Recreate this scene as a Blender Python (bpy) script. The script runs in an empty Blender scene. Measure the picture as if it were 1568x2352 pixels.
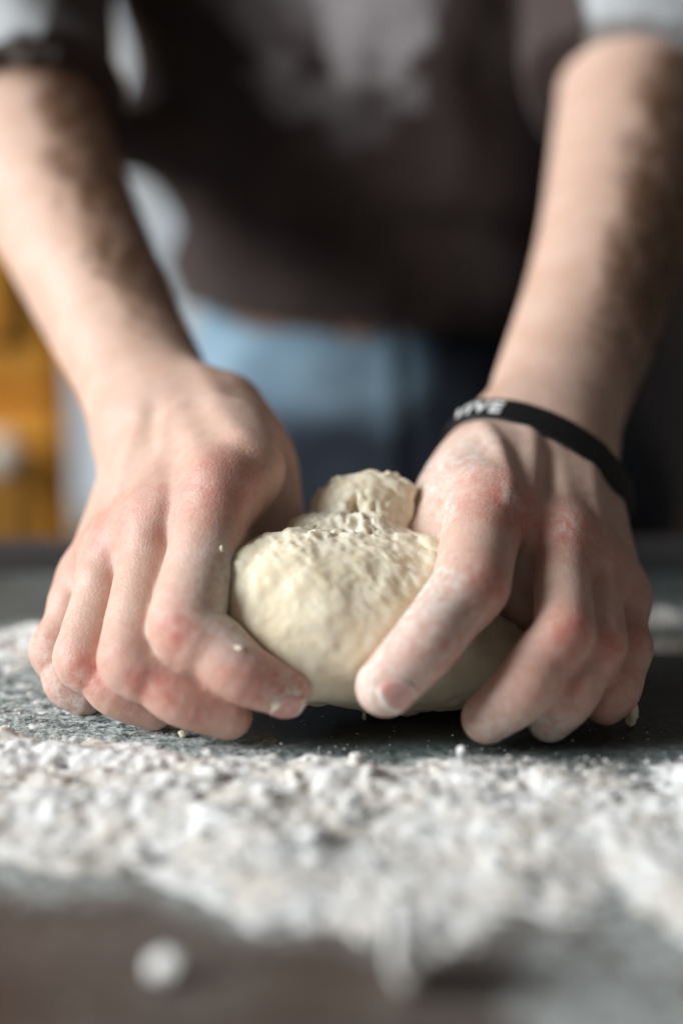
import bpy, bmesh, math, random
import numpy as np
from mathutils import Vector
R = math.radians
sc = bpy.context.scene
COL = sc.collection
rng = np.random.default_rng(7)
random.seed(7)

# ------------------------------------------------------------------ camera
PITCH, CAM_H = R(11.6), 0.168
cd = bpy.data.cameras.new("camera"); cam = bpy.data.objects.new("camera", cd); COL.objects.link(cam)
cam.location = (0, 0, CAM_H); cam.rotation_euler = (R(90) - PITCH, 0, 0)
cd.sensor_fit = 'HORIZONTAL'; cd.sensor_width = 24; cd.lens = 50
cd.clip_start = 0.02; cd.clip_end = 50
cd.dof.use_dof = True; cd.dof.focus_distance = 0.481; cd.dof.aperture_fstop = 2.0
sc.camera = cam
# ------------------------------------------------------------------ world and light
w = bpy.data.worlds.new("World"); sc.world = w; w.use_nodes = True
w.node_tree.nodes['Background'].inputs[0].default_value = (0.80, 0.72, 0.66, 1)
w.node_tree.nodes['Background'].inputs[1].default_value = 0.115
def area(name, loc, target, sx, sy, power, col):
    l = bpy.data.lights.new(name, 'AREA'); l.shape = 'RECTANGLE'; l.size = sx; l.size_y = sy
    l.energy = power; l.color = col
    o = bpy.data.objects.new(name, l); COL.objects.link(o); o.location = loc
    o.rotation_euler = (Vector(target) - Vector(loc)).to_track_quat('-Z', 'Y').to_euler()
    return o
area("window_light", (-2.25, 0.0, 1.20), (0, .5, .08), 1.3, 1.3, 124, (0.985, 0.99, 0.99))
sc.view_settings.view_transform = 'Standard'; sc.view_settings.look = 'None'
sc.view_settings.exposure = 0.0; sc.view_settings.gamma = 1.0
sc.cycles.use_denoising = True
sc.cycles.max_bounces = 8

# ------------------------------------------------------------------ helpers
FPX = 50 / 24 * 1568
CP, SP = math.cos(PITCH), math.sin(PITCH)
def at(px, py, Z):
    """picture point at depth Z (metres along the lens axis) -> world"""
    x = (px - 784) / FPX * Z; u = (1176 - py) / FPX * Z
    return np.array((x, Z * CP + u * SP, CAM_H + u * CP - Z * SP))
def cv(x, u, d):
    v = np.array((x, d * CP + u * SP, u * CP - d * SP), float)
    return v / np.linalg.norm(v)
def on_table(px, py):
    Z = CAM_H / (SP + (py - 1176) / FPX * CP)
    p = at(px, py, Z); p[2] = 0
    return p
def to_px(p):
    y = p[..., 1]; z = p[..., 2] - CAM_H
    Z = y * CP - z * SP; u = y * SP + z * CP
    return 784 + FPX * p[..., 0] / Z, 1176 - FPX * u / Z

def _hash(ix, iy, iz, s):
    h = (ix.astype(np.int64) * 374761393 + iy.astype(np.int64) * 668265263 + iz.astype(np.int64) * 2147483647 + s * 1274126177) & 0xffffffff
    h = ((h ^ (h >> 13)) * 1274126177) & 0xffffffff
    return ((h ^ (h >> 16)) & 0xffff).astype(np.float32) / 65535.0
def vn(p, s=0):
    """value noise -1..1"""
    i = np.floor(p).astype(np.int64); f = (p - i).astype(np.float32); f = f * f * f * (f * (f * 6 - 15) + 10)
    o = 0
    for a in (0, 1):
        wa = f[:, 0] if a else 1 - f[:, 0]
        for b in (0, 1):
            wb = f[:, 1] if b else 1 - f[:, 1]
            for c in (0, 1):
                wc = f[:, 2] if c else 1 - f[:, 2]
                o = o + wa * wb * wc * _hash(i[:, 0] + a, i[:, 1] + b, i[:, 2] + c, s)
    return o * 2 - 1
def fbm(p, n=3, s=0):
    o = 0; a = 1; t = 0
    for k in range(n):
        o = o + a * vn(p * (2.03 ** k) + 17.3 * k, s + k); t += a; a *= .5
    return o / t * 1.3

def smin(a, b, k):
    h = np.maximum(k - np.abs(a - b), 0) / k
    return np.minimum(a, b) - h * h * k * .25
def cone(p, a, b, ra, rb):
    ab = b - a; l = float(ab @ ab) + 1e-12
    t = np.clip(((p - a) @ ab) / l, 0, 1)
    d = p - a - t[:, None] * ab
    return np.sqrt((d * d).sum(1)) - (ra + t * (rb - ra))
def ell(p, c, ax, r):
    """ax: 3 orthonormal rows, r: radii"""
    q = (p - c) @ np.asarray(ax).T / np.asarray(r)
    k0 = np.sqrt((q * q).sum(1)); k1 = np.sqrt(((q / np.asarray(r)) ** 2).sum(1)) + 1e-9
    return k0 * (k0 - 1) / k1
def etube(p, a, b, side, ra, rb):
    """tube of elliptic section; ra/rb = (half width along side, half height)"""
    ab = b - a; L = np.linalg.norm(ab); n = ab / L
    s = side - n * (side @ n); s = s / np.linalg.norm(s); v = np.cross(n, s)
    q = p - a; tt = (q @ n); t = np.clip(tt / L, 0, 1)
    A = ra[0] + t * (rb[0] - ra[0]); B = ra[1] + t * (rb[1] - ra[1])
    e = tt - t * L
    x, y = (q @ s), (q @ v); m = np.minimum(A, B)
    k0 = np.sqrt((x / A) ** 2 + (y / B) ** 2 + (e / m) ** 2)
    k1 = np.sqrt((x / A ** 2) ** 2 + (y / B ** 2) ** 2 + (e / m ** 2) ** 2) + 1e-6
    return k0 * (k0 - 1) / k1

def nets(sdf, xs, ys, zs, newton=2, blk=8, big=0.02):
    xs, ys, zs = (np.asarray(v, np.float64) for v in (xs, ys, zs))
    nx, ny, nz = len(xs), len(ys), len(zs)
    D = np.full((nx, ny, nz), big, np.float32)
    cx = [(i, min(i + blk, nx)) for i in range(0, nx, blk)]
    cy = [(i, min(i + blk, ny)) for i in range(0, ny, blk)]
    cz = [(i, min(i + blk, nz)) for i in range(0, nz, blk)]
    B = np.array([(a, b, c) for a in range(len(cx)) for b in range(len(cy)) for c in range(len(cz))])
    lo = np.array([(xs[cx[a][0]], ys[cy[b][0]], zs[cz[c][0]]) for a, b, c in B])
    hi = np.array([(xs[min(cx[a][1], nx - 1)], ys[min(cy[b][1], ny - 1)], zs[min(cz[c][1], nz - 1)]) for a, b, c in B])
    dc = sdf((lo + hi) / 2); hd = np.linalg.norm(hi - lo, axis=1) / 2
    act = np.abs(dc) < hd * 1.35 + 0.004
    for (a, b, c), d, k in zip(B, dc, act):
        if not k: D[cx[a][0]:cx[a][1], cy[b][0]:cy[b][1], cz[c][0]:cz[c][1]] = np.sign(d) * big
    ab = B[act]; CH = 600
    for s in range(0, len(ab), CH):
        sub = ab[s:s + CH]; pts = []; sl = []
        for a, b, c in sub:
            X, Y, Zg = np.meshgrid(xs[cx[a][0]:cx[a][1]], ys[cy[b][0]:cy[b][1]], zs[cz[c][0]:cz[c][1]], indexing='ij')
            pts.append(np.stack((X.ravel(), Y.ravel(), Zg.ravel()), 1)); sl.append(X.shape)
        v = sdf(np.concatenate(pts)); o = 0
        for (a, b, c), sh in zip(sub, sl):
            n = sh[0] * sh[1] * sh[2]
            D[cx[a][0]:cx[a][1], cy[b][0]:cy[b][1], cz[c][0]:cz[c][1]] = v[o:o + n].reshape(sh); o += n
    I = D < 0
    cnt = np.zeros((nx - 1, ny - 1, nz - 1), np.uint8)
    for a in (0, 1):
        for b in (0, 1):
            for c in (0, 1):
                cnt += I[a:nx - 1 + a, b:ny - 1 + b, c:nz - 1 + c]
    ci = np.argwhere((cnt > 0) & (cnt < 8))
    idx = np.full(cnt.shape, -1, np.int64); idx[ci[:, 0], ci[:, 1], ci[:, 2]] = np.arange(len(ci))
    S = np.zeros((len(ci), 3)); N = np.zeros(len(ci))
    cor = [(a, b, c) for a in (0, 1) for b in (0, 1) for c in (0, 1)]
    def P(o):
        return np.stack((xs[ci[:, 0] + o[0]], ys[ci[:, 1] + o[1]], zs[ci[:, 2] + o[2]]), 1)
    for i, u in enumerate(cor):
        for v in cor[i + 1:]:
            if sum(abs(x - y) for x, y in zip(u, v)) != 1: continue
            du = D[ci[:, 0] + u[0], ci[:, 1] + u[1], ci[:, 2] + u[2]]; dv = D[ci[:, 0] + v[0], ci[:, 1] + v[1], ci[:, 2] + v[2]]
            m = (du < 0) != (dv < 0)
            t = np.where(m, du / np.where(m, du - dv, 1), 0)
            q = P(u) + t[:, None] * (P(v) - P(u))
            S[m] += q[m]; N[m] += 1
    V = S / N[:, None]
    for _ in range(newton):
        d, g = grad(sdf, V); V = V - np.clip(d, -.0015, .0015)[:, None] * g
    F = []
    for ax in range(3):
        sl0 = [slice(1, -1)] * 3; sl0[ax] = slice(0, -1); sl1 = list(sl0); sl1[ax] = slice(1, None)
        A0 = I[tuple(sl0)]; A1 = I[tuple(sl1)]
        e = np.argwhere(A0 != A1); off = np.array([1, 1, 1]); off[ax] = 0; e = e + off
        flip = I[e[:, 0], e[:, 1], e[:, 2]]
        b1, b2 = [(1, 2), (2, 0), (0, 1)][ax]
        def cell(s1, s2):
            q = e.copy(); q[:, b1] += s1; q[:, b2] += s2
            return idx[q[:, 0], q[:, 1], q[:, 2]]
        quad = np.stack((cell(-1, -1), cell(0, -1), cell(0, 0), cell(-1, 0)), 1)
        quad[~flip] = quad[~flip][:, ::-1]
        F.append(quad)
    F = np.concatenate(F); F = F[(F >= 0).all(1)]
    return V, F
def grad(sdf, V, h=2e-4):
    g = np.stack([sdf(V + np.eye(3)[i] * h) - sdf(V - np.eye(3)[i] * h) for i in range(3)], 1) / (2 * h)
    n = np.linalg.norm(g, axis=1); d = sdf(V) / np.maximum(n, .3)
    return d, g / np.maximum(n, 1e-9)[:, None]
def raw_mesh(name, V, F, mat, parent=None, attrs=None, smooth=True):
    me = bpy.data.meshes.new(name)
    F = np.asarray(F); k = F.shape[1]
    me.vertices.add(len(V)); me.vertices.foreach_set('co', np.asarray(V, np.float32).ravel())
    me.loops.add(F.size); me.loops.foreach_set('vertex_index', F.astype(np.int32).ravel())
    me.polygons.add(len(F)); me.polygons.foreach_set('loop_start', np.arange(0, F.size, k, dtype=np.int32))
    me.update(calc_edges=True)
    me.polygons.foreach_set('use_smooth', np.full(len(F), smooth))
    for n, a in (attrs or {}).items():
        at_ = me.attributes.new(n, 'FLOAT', 'POINT'); at_.data.foreach_set('value', np.asarray(a, np.float32))
    me.materials.append(mat)
    o = bpy.data.objects.new(name, me); COL.objects.link(o); o.parent = parent
    return o
def bm_obj(name, bm, mat, parent=None, smooth=False):
    me = bpy.data.meshes.new(name); bm.to_mesh(me); bm.free()
    for p in me.polygons: p.use_smooth = smooth
    me.materials.append(mat)
    o = bpy.data.objects.new(name, me); COL.objects.link(o); o.parent = parent
    return o
def box(bm, x0, x1, y0, y1, z0, z1, bev=0.0):
    r = bmesh.ops.create_cube(bm, size=1); vs = r['verts']
    for v in vs:
        v.co = Vector(((x0 + x1) / 2 + v.co.x * (x1 - x0), (y0 + y1) / 2 + v.co.y * (y1 - y0), (z0 + z1) / 2 + v.co.z * (z1 - z0)))
    if bev:
        es = list({e for v in vs for e in v.link_edges})
        bmesh.ops.bevel(bm, geom=es, offset=bev, segments=2, affect='EDGES', profile=.6)
def tag(o, label=None, cat=None, kind=None, group=None):
    if label: o['label'] = label
    if cat: o['category'] = cat
    if kind: o['kind'] = kind
    if group: o['group'] = group
    return o
def empty(name, loc, label, cat):
    o = bpy.data.objects.new(name, None); COL.objects.link(o); o.location = loc; o.empty_display_size = .05
    return tag(o, label, cat)
def keep(child, parent):
    """parent without moving"""
    child.parent = parent; child.matrix_parent_inverse = __import__('mathutils').Matrix.Translation(-parent.location)

# ------------------------------------------------------------------ materials
class M:
    def __init__(s, name, rough=.6, spec=.5):
        s.m = bpy.data.materials.new(name); s.m.use_nodes = True; s.t = s.m.node_tree
        s.b = s.t.nodes['Principled BSDF']; s.b.inputs['Roughness'].default_value = rough
        s.b.inputs['Specular IOR Level'].default_value = spec
    def n(s, k, **kw):
        x = s.t.nodes.new(k)
        for a, v in kw.items(): setattr(x, a, v)
        return x
    def l(s, a, b): s.t.links.new(a, b)
    def pos(s):
        if not hasattr(s, '_p'): s._p = s.n('ShaderNodeNewGeometry').outputs['Position']
        return s._p
    def attr(s, n): return s.n('ShaderNodeAttribute', attribute_name=n).outputs['Fac']
    def noise(s, scale, detail=4, rough=.55, vec=None, stretch=None, dist=0):
        x = s.n('ShaderNodeTexNoise'); x.inputs['Scale'].default_value = scale; x.inputs['Detail'].default_value = detail
        x.inputs['Roughness'].default_value = rough; x.inputs['Distortion'].default_value = dist
        v = vec or s.pos()
        if stretch:
            mp = s.n('ShaderNodeMapping'); mp.inputs['Scale'].default_value = stretch; s.l(v, mp.inputs[0]); v = mp.outputs[0]
        s.l(v, x.inputs['Vector']); return x.outputs['Fac']
    def voro(s, scale, feature='F1'):
        x = s.n('ShaderNodeTexVoronoi', feature=feature); x.inputs['Scale'].default_value = scale
        s.l(s.pos(), x.inputs['Vector']); return x.outputs['Distance']
    def rmp(s, v, a, b, c=0, d=1):
        x = s.n('ShaderNodeMapRange', interpolation_type='SMOOTHSTEP')
        for i, q in enumerate((a, b, c, d)): x.inputs[i + 1].default_value = q
        s.l(v, x.inputs[0]); return x.outputs[0]
    def math(s, op, a, b=None):
        x = s.n('ShaderNodeMath', operation=op)
        for i, q in enumerate((a, b)):
            if q is None: continue
            if isinstance(q, (int, float)): x.inputs[i].default_value = q
            else: s.l(q, x.inputs[i])
        return x.outputs[0]
    def mix(s, f, a, b):
        x = s.n('ShaderNodeMix', data_type='RGBA')
        if isinstance(f, (int, float)): x.inputs[0].default_value = f
        else: s.l(f, x.inputs[0])
        for i, q in ((6, a), (7, b)):
            if isinstance(q, tuple): x.inputs[i].default_value = (*q, 1)
            else: s.l(q, x.inputs[i])
        return x.outputs[2]
    def col(s, c):
        if isinstance(c, tuple): s.b.inputs['Base Color'].default_value = (*c, 1)
        else: s.l(c, s.b.inputs['Base Color'])
    def bump(s, h, strength=.5, dist=.001):
        x = s.n('ShaderNodeBump'); x.inputs['Strength'].default_value = strength; x.inputs['Distance'].default_value = dist
        s.l(h, x.inputs['Height'])
        if hasattr(s, '_b'): s.l(s._b, x.inputs['Normal'])
        s._b = x.outputs[0]; s.l(s._b, s.b.inputs['Normal'])
    def sss(s, wt, scale, rad):
        s.b.inputs['Subsurface Weight'].default_value = wt; s.b.inputs['Subsurface Scale'].default_value = scale
        s.b.inputs['Subsurface Radius'].default_value = rad

def mat_skin():
    m = M('skin', .5, .4)
    c = m.mix(m.rmp(m.noise(60, 4), .35, .65), (.65, .468, .380), (.59, .400, .312))
    c = m.mix(m.math('MULTIPLY', m.rmp(m.noise(130, 3), .45, .7), .3), c, (.60, .36, .30))
    c = m.mix(m.math('MULTIPLY', m.attr('red'), m.rmp(m.noise(160, 3), .2, .7, .55, 1)), c, (.50, .17, .13))
    hair = m.math('MULTIPLY', m.attr('hair'), m.rmp(m.noise(95, 5, .65, stretch=(1.4, .6, .6)), .34, .58, .55, 1))
    c = m.mix(m.math('MULTIPLY', hair, .96), c, (.17, .085, .042))
    fl = m.math('MULTIPLY', m.attr('flour'), m.rmp(m.noise(260, 9, .8), .34, .66))
    c = m.mix(fl, c, (.74, .71, .66))
    m.col(c)
    m.l(m.rmp(fl, 0, 1, .48, .9), m.b.inputs['Roughness'])
    m.sss(.35, .006, (1, .35, .2))
    m.bump(m.noise(900, 4, .6), .22, .0005)
    m.bump(m.voro(620, 'DISTANCE_TO_EDGE'), .32, .0005)
    m.bump(m.noise(170, 3, .5), .25, .0012)
    m.bump(fl, .25, .0004)
    return m.m
def mat_dough():
    m = M('dough', .85, .15)
    c = m.mix(m.rmp(m.noise(70, 5, .6), .3, .7), (.87, .80, .63), (.81, .72, .52))
    c = m.mix(m.math('MULTIPLY', m.rmp(m.noise(300, 5, .65), .5, .68), .6), c, (.82, .79, .70))
    c = m.mix(m.attr('dry'), c, (.80, .76, .66))
    m.col(c); m.sss(.4, .006, (1, .7, .4))
    m.bump(m.noise(200, 5, .6), .12, .001); m.bump(m.noise(1100, 4, .6), .2, .0005)
    return m.m
def mat_flour():
    m = M('flour', .95, .1)
    c = m.mix(m.rmp(m.noise(55, 5, .6), .40, .62), (.80, .82, .82), (.73, .705, .65))
    c = m.mix(m.math('MULTIPLY', m.rmp(m.noise(210, 6, .7), .52, .72), .4), c, (.46, .47, .47))
    c = m.mix(m.math('MULTIPLY', m.rmp(m.noise(70, 4, .6), .56, .70), .45), c, (.42, .45, .47)); m.col(c); m.bump(m.noise(700, 6, .7), .45, .001)
    return m.m
def mat_table():
    m = M('table_surface', .45, .5)
    grain = m.noise(40, 6, .6, stretch=(.5, 3, 1))
    c = m.mix(m.attr('teal'), m.mix(m.rmp(grain, .35, .7), (.060, .043, .035), (.092, .069, .057)), m.mix(m.rmp(grain, .35, .7), (.020, .038, .040), (.042, .068, .070)))  # brown near the camera, teal further off
    c = m.mix(m.attr('darkened'), c, (.010, .010, .008))  # darker base under the work and towards the far edge
    film = m.math('MULTIPLY', m.math('MINIMUM', m.math('MULTIPLY', m.attr('film'), 1.25), 1.0), m.rmp(m.math('ADD', m.math('MULTIPLY', m.noise(200, 8, .75), .55), m.math('MULTIPLY', m.noise(650, 8, .8), .45)), .42, .58))
    c = m.mix(film, c, (.70, .79, .79))
    m.col(c)
    m.l(m.rmp(film, 0, .8, .42, .95), m.b.inputs['Roughness'])
    m.bump(m.noise(1500, 3), .35, .0004); m.bump(film, .6, .0008)
    return m.m
def mat_fabric(name, a, b, scale=30, fine=700, rough=.9):
    m = M(name, rough, .2)
    m.col(m.mix(m.rmp(m.noise(scale, 4), .3, .7), a, b))
    m.b.inputs['Sheen Weight'].default_value = .15
    m.bump(m.noise(fine, 3), .5, .001)
    return m
def mat_plain(name, c, rough=.6, c2=None, scale=20, stretch=None, bump=.1):
    m = M(name, rough)
    m.col(m.mix(m.rmp(m.noise(scale, 5, stretch=stretch), .3, .7), c, c2 or tuple(v * .8 for v in c)))
    m.bump(m.noise(scale * 8, 4, stretch=stretch), bump, .002)
    return m.m
SKIN, DOUGH, FLOUR, TABLE = mat_skin(), mat_dough(), mat_flour(), mat_table()
m = M('torn_dough', .9, .1); m.col(m.mix(m.noise(300, 3), (.86, .80, .68), (.78, .72, .58))); TORN = m.m

# ------------------------------------------------------------------ room: floor and walls
TOP = -0.90
bm = bmesh.new(); box(bm, -3, 3, -2, 3.2, TOP - .05, TOP)
tag(bm_obj('floor', bm, mat_plain('floor_boards', (.06, .045, .035), .5, stretch=(1, 8, 1))), kind='structure')
bm = bmesh.new(); box(bm, -3, 3, 2.6, 2.7, TOP + .001, 1.9)
tag(bm_obj('wall_back', bm, mat_plain('dark_wall', (.30, .24, .20), .8, (.10, .12, .15), 4)), kind='structure')

# framed glowing panes, added to make the background left of the torso bright
def added_window():
    xa = at(100, 600, 2.6)[0]; xb = at(560, 600, 2.6)[0]; y = 2.56
    e = empty('added_window', ((xa + xb) / 2, y, -.2), 'white framed glowing panes added as a bright background behind the left arm beside the orange cabinet', 'added_window')
    wf = mat_plain('added_window_white', (.75, .75, .74), .5)
    def bar(name, x0, x1, z0, z1, d=.02):
        bm = bmesh.new(); box(bm, x0, x1, y - d, y + .038, z0, z1, .004); keep(bm_obj(name, bm, wf), e)
    z0, z1 = -.35, 1.35
    bar('frame', xa - .05, xa, z0, z1); bar('frame', xb, xb + .05, z0, z1)
    bar('frame', xa, xb, z1, z1 + .05); bar('sill', xa - .07, xb + .07, z0 - .04, z0, .06)
    bar('mullion', (xa + xb) / 2 - .015, (xa + xb) / 2 + .015, z0, z1, .01)
    g = bpy.data.materials.new('added_glow'); g.use_nodes = True
    b = g.node_tree.nodes['Principled BSDF']; b.inputs['Base Color'].default_value = (.3, .33, .36, 1); b.inputs['Roughness'].default_value = .2
    b.inputs['Emission Color'].default_value = (.80, .92, 1.0, 1); b.inputs['Emission Strength'].default_value = .42  # added glow that brightens the background
    for x0, x1 in ((xa, (xa + xb) / 2 - .015), ((xa + xb) / 2 + .015, xb)):
        bm = bmesh.new(); box(bm, x0, x1, y + .010, y + .016, z0, z1); keep(bm_obj('pane', bm, g), e)
added_window()

def cabinet():
    zt = .75; x1 = at(172, 900, 1.5)[0]
    e = empty('wooden_cabinet', (x1, 1.478, TOP), 'orange wooden cabinet with pale round knob at the left edge behind the table', 'cabinet')
    wood = mat_plain('amber_wood', (.92, .44, .075), .4, (.80, .33, .045), 9, (6, 1, .6))
    dark = mat_plain('amber_wood_groove', (.42, .21, .04), .4, (.34, .16, .03), 9, (6, 1, .6))
    bm = bmesh.new(); box(bm, x1 - .55, x1, 1.50, 1.85, TOP + .002, zt, .006); keep(bm_obj('carcass', bm, wood), e)
    bm = bmesh.new(); box(bm, x1 - .54, x1 - .012, 1.478, 1.498, TOP + .06, -.02, .005); keep(bm_obj('door', bm, wood), e)
    bm = bmesh.new(); box(bm, x1 - .54, x1 - .012, 1.478, 1.498, 0.0, zt - .02, .005); keep(bm_obj('door', bm, wood), e)
    for (z0, z1) in ((TOP + .1, -.06), (.04, zt - .06)):
        bm = bmesh.new(); box(bm, x1 - .50, x1 - .045, 1.470, 1.4775, z0, z1, .003); p = bm_obj('door_panel', bm, dark); keep(p, e)
    for k in range(3):
        bm = bmesh.new(); box(bm, x1 - .20 + k * .05, x1 - .165 + k * .05, 1.462, 1.4695, .05, zt - .08, .004); keep(bm_obj('slat', bm, wood), e)
    bm = bmesh.new(); bmesh.ops.create_uvsphere(bm, u_segments=24, v_segments=14, radius=.021)
    yaw = R(11.5); c = at(2, 1045, 1.44) - np.array((x1, 1.478, 0))
    c = np.array((c[0] * math.cos(-yaw) - c[1] * math.sin(-yaw) + x1, c[0] * math.sin(-yaw) + c[1] * math.cos(-yaw) + 1.478, c[2]))
    for v in bm.verts: v.co = Vector((c[0] + v.co.x, c[1] + v.co.y * .7, c[2] + v.co.z))
    bmesh.ops.create_cone(bm, cap_ends=True, segments=16, radius1=.008, radius2=.008, depth=.03,
                          matrix=__import__('mathutils').Matrix.Translation((c[0], c[1] + .02, c[2])) @ __import__('mathutils').Matrix.Rotation(R(90), 4, 'X'))
    keep(bm_obj('knob', bm, mat_plain('pale_knob', (.80, .78, .72), .4), None, True), e)
    e.rotation_euler.z = yaw
cabinet()

# ------------------------------------------------------------------ table
def poly_mask(px, py, poly):
    inside = np.zeros(len(px), bool); n = len(poly)
    for i in range(n):
        (x0, y0), (x1, y1) = poly[i], poly[(i + 1) % n]
        c = ((y0 > py) != (y1 > py)) & (px < (x1 - x0) * (py - y0) / (y1 - y0 + 1e-9) + x0)
        inside ^= c
    return inside
def sstep(v, a, b):
    t = np.clip((v - a) / (b - a), 0, 1); return t * t * (3 - 2 * t)
def interp_curve(pts):
    pts = np.array(pts, float)
    return lambda x: np.interp(x, pts[:, 0], pts[:, 1])
# flour heap limits as ground curves y(x), x in metres (picture points laid on the table)
def curve(pts):
    q = np.array([on_table(*p) for p in pts]); o = np.argsort(q[:, 0]); q = q[o]
    return lambda x: np.interp(x, q[:, 0], q[:, 1])
near = curve([(-200, 2040), (0, 2020), (150, 2035), (330, 2025), (430, 2060), (600, 2120), (760, 2110), (850, 2150), (1000, 2150), (1130, 2110), (1200, 2100), (1300, 2110), (1400, 2040), (1500, 2100), (1600, 2180)])
far = curve([(-200, 1640), (0, 1690), (150, 1700), (350, 1720), (520, 1745), (700, 1755), (900, 1765), (1100, 1735), (1250, 1765), (1400, 1780), (1500, 1760), (1700, 1740)])
def flour_amount(x, y):
    P2 = np.stack((x * 30, y * 30, np.zeros_like(x)), 1)
    wob = fbm(P2, 4, 40) * .018
    wob2 = fbm(P2 * 2.1, 4, 50) * .010
    a = sstep(y + wob, near(x) - .006, near(x) + .003)
    b = 1 - sstep(y + wob2, far(x) - .012, far(x) + .006)
    for (qx, qy), rx, ry, g in (((60, 1478), .026, .020, .9), ((1545, 1425), .016, .008, .8), ((1560, 1490), .018, .007, .7)):
        c = on_table(qx, qy); e2 = ((x - c[0]) / rx) ** 2 + ((y - c[1]) / ry) ** 2
        b = np.maximum(b, g * sstep(1.25 - e2 + wob2 * 45, .0, .6))
    return a * b * (1 - sstep(np.abs(x) + wob * 2, .235, .285))
def film_amount(x, y):
    P2 = np.stack((x * 22, y * 22, np.zeros_like(x)), 1); n = fbm(P2, 4, 60)
    px, py = to_px(np.stack((x, y, np.zeros_like(x)), 1))
    leftz = (1 + .5 * sstep(-x, .07, .10)) * sstep(-x, .015, .06) * sstep(y, .40, .45) * (1 - .9 * sstep(y, .53, .60))
    rightz = sstep(x, .09, .12) * sstep(y, .54, .57) * (1 - sstep(y, .60, .63))
    leftz = leftz * (1 - sstep(-x + .05 * n, .17, .30)); rightz = rightz * (1 - sstep(x + .05 * n, .17, .30))
    base = .02 + .10 * sstep(y, .42, .46) + 1.0 * leftz + .55 * rightz
    nearf = sstep(y, near(x) - .018, near(x)) * (1 - sstep(y, far(x) - .002, far(x) + .012))
    edge = np.exp(-(np.maximum(y - far(x), 0) / np.where(x < -.02, .022, .007))) * (y > far(x) - .01)
    base = np.maximum(np.maximum(base, nearf * .45), edge * .95)
    rnear = sstep(x, .028, .055) * (1 - sstep(y, .36, .38)) * sstep(y, .20, .27)
    base = np.maximum(base, rnear * .62 + np.where(rnear > 0, n * .5 * rnear, 0))
    # rubbed clean by the hands and the dough; far side darker as well
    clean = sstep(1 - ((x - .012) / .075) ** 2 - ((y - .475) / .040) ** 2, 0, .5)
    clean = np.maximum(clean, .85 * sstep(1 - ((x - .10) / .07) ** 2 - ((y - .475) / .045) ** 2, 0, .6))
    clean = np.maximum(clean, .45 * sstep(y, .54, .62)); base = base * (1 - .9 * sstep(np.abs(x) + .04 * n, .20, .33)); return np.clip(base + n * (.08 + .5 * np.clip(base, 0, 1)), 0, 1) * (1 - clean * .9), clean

TE = 0.712     # far edge of the table
def table():
    e = empty('kneading_table', (0, .25, TOP), 'dark worktop dusted with flour under the dough and hands', 'table')
    # fine dusted working surface in the middle, coarse boards round it
    xs = np.concatenate((np.linspace(-.9, -.35, 6)[:-1], np.linspace(-.35, .35, 321), np.linspace(.35, .9, 6)[1:]))
    ys = np.concatenate((np.linspace(-.45, .22, 8)[:-1], np.linspace(.22, TE - .006, 261)))
    X, Y = np.meshgrid(xs, ys, indexing='ij'); x, y = X.ravel(), Y.ravel()
    film, clean = film_amount(x, y)
    V = np.stack((x, y, np.zeros_like(x)), 1)
    nx, ny = X.shape; i = np.arange(nx * ny).reshape(nx, ny)
    F = np.stack((i[:-1, :-1].ravel(), i[1:, :-1].ravel(), i[1:, 1:].ravel(), i[:-1, 1:].ravel()), 1)
    keep(raw_mesh('tabletop', V, F, TABLE, None, {'film': film, 'darkened': clean, 'teal': sstep(y + .01 * fbm(np.stack((x * 20, y * 20, 0 * x), 1), 2, 3), .38, .44)}), e)
    wood = mat_plain('dark_table_edge', (.030, .022, .020), .35, (.05, .036, .03), 12, (1, 6, 1))
    bm = bmesh.new(); box(bm, -.9, .9, -.45, TE - .006, -.040, -.004); keep(bm_obj('underside', bm, wood), e)
    bm = bmesh.new(); box(bm, -.9, .9, TE - .042, TE - .006, -.0035, .0025, .001); keep(bm_obj('edge_strip', bm, mat_plain('dark_edge_strip', (.022, .026, .028), .6)), e)
    bm = bmesh.new(); box(bm, -.9, .9, TE - .006, TE + .012, -.045, .006, .002); keep(bm_obj('edge_trim', bm, mat_plain('table_edge_paint', (.060, .055, .060), .5)), e)
    for sx in (-.84, .84):
        for sy in (-.38, TE - .06):
            bm = bmesh.new(); box(bm, sx - .03, sx + .03, sy - .03, sy + .03, TOP + .001, -.041, .004)
            keep(bm_obj('leg', bm, wood), e)
table()

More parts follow.
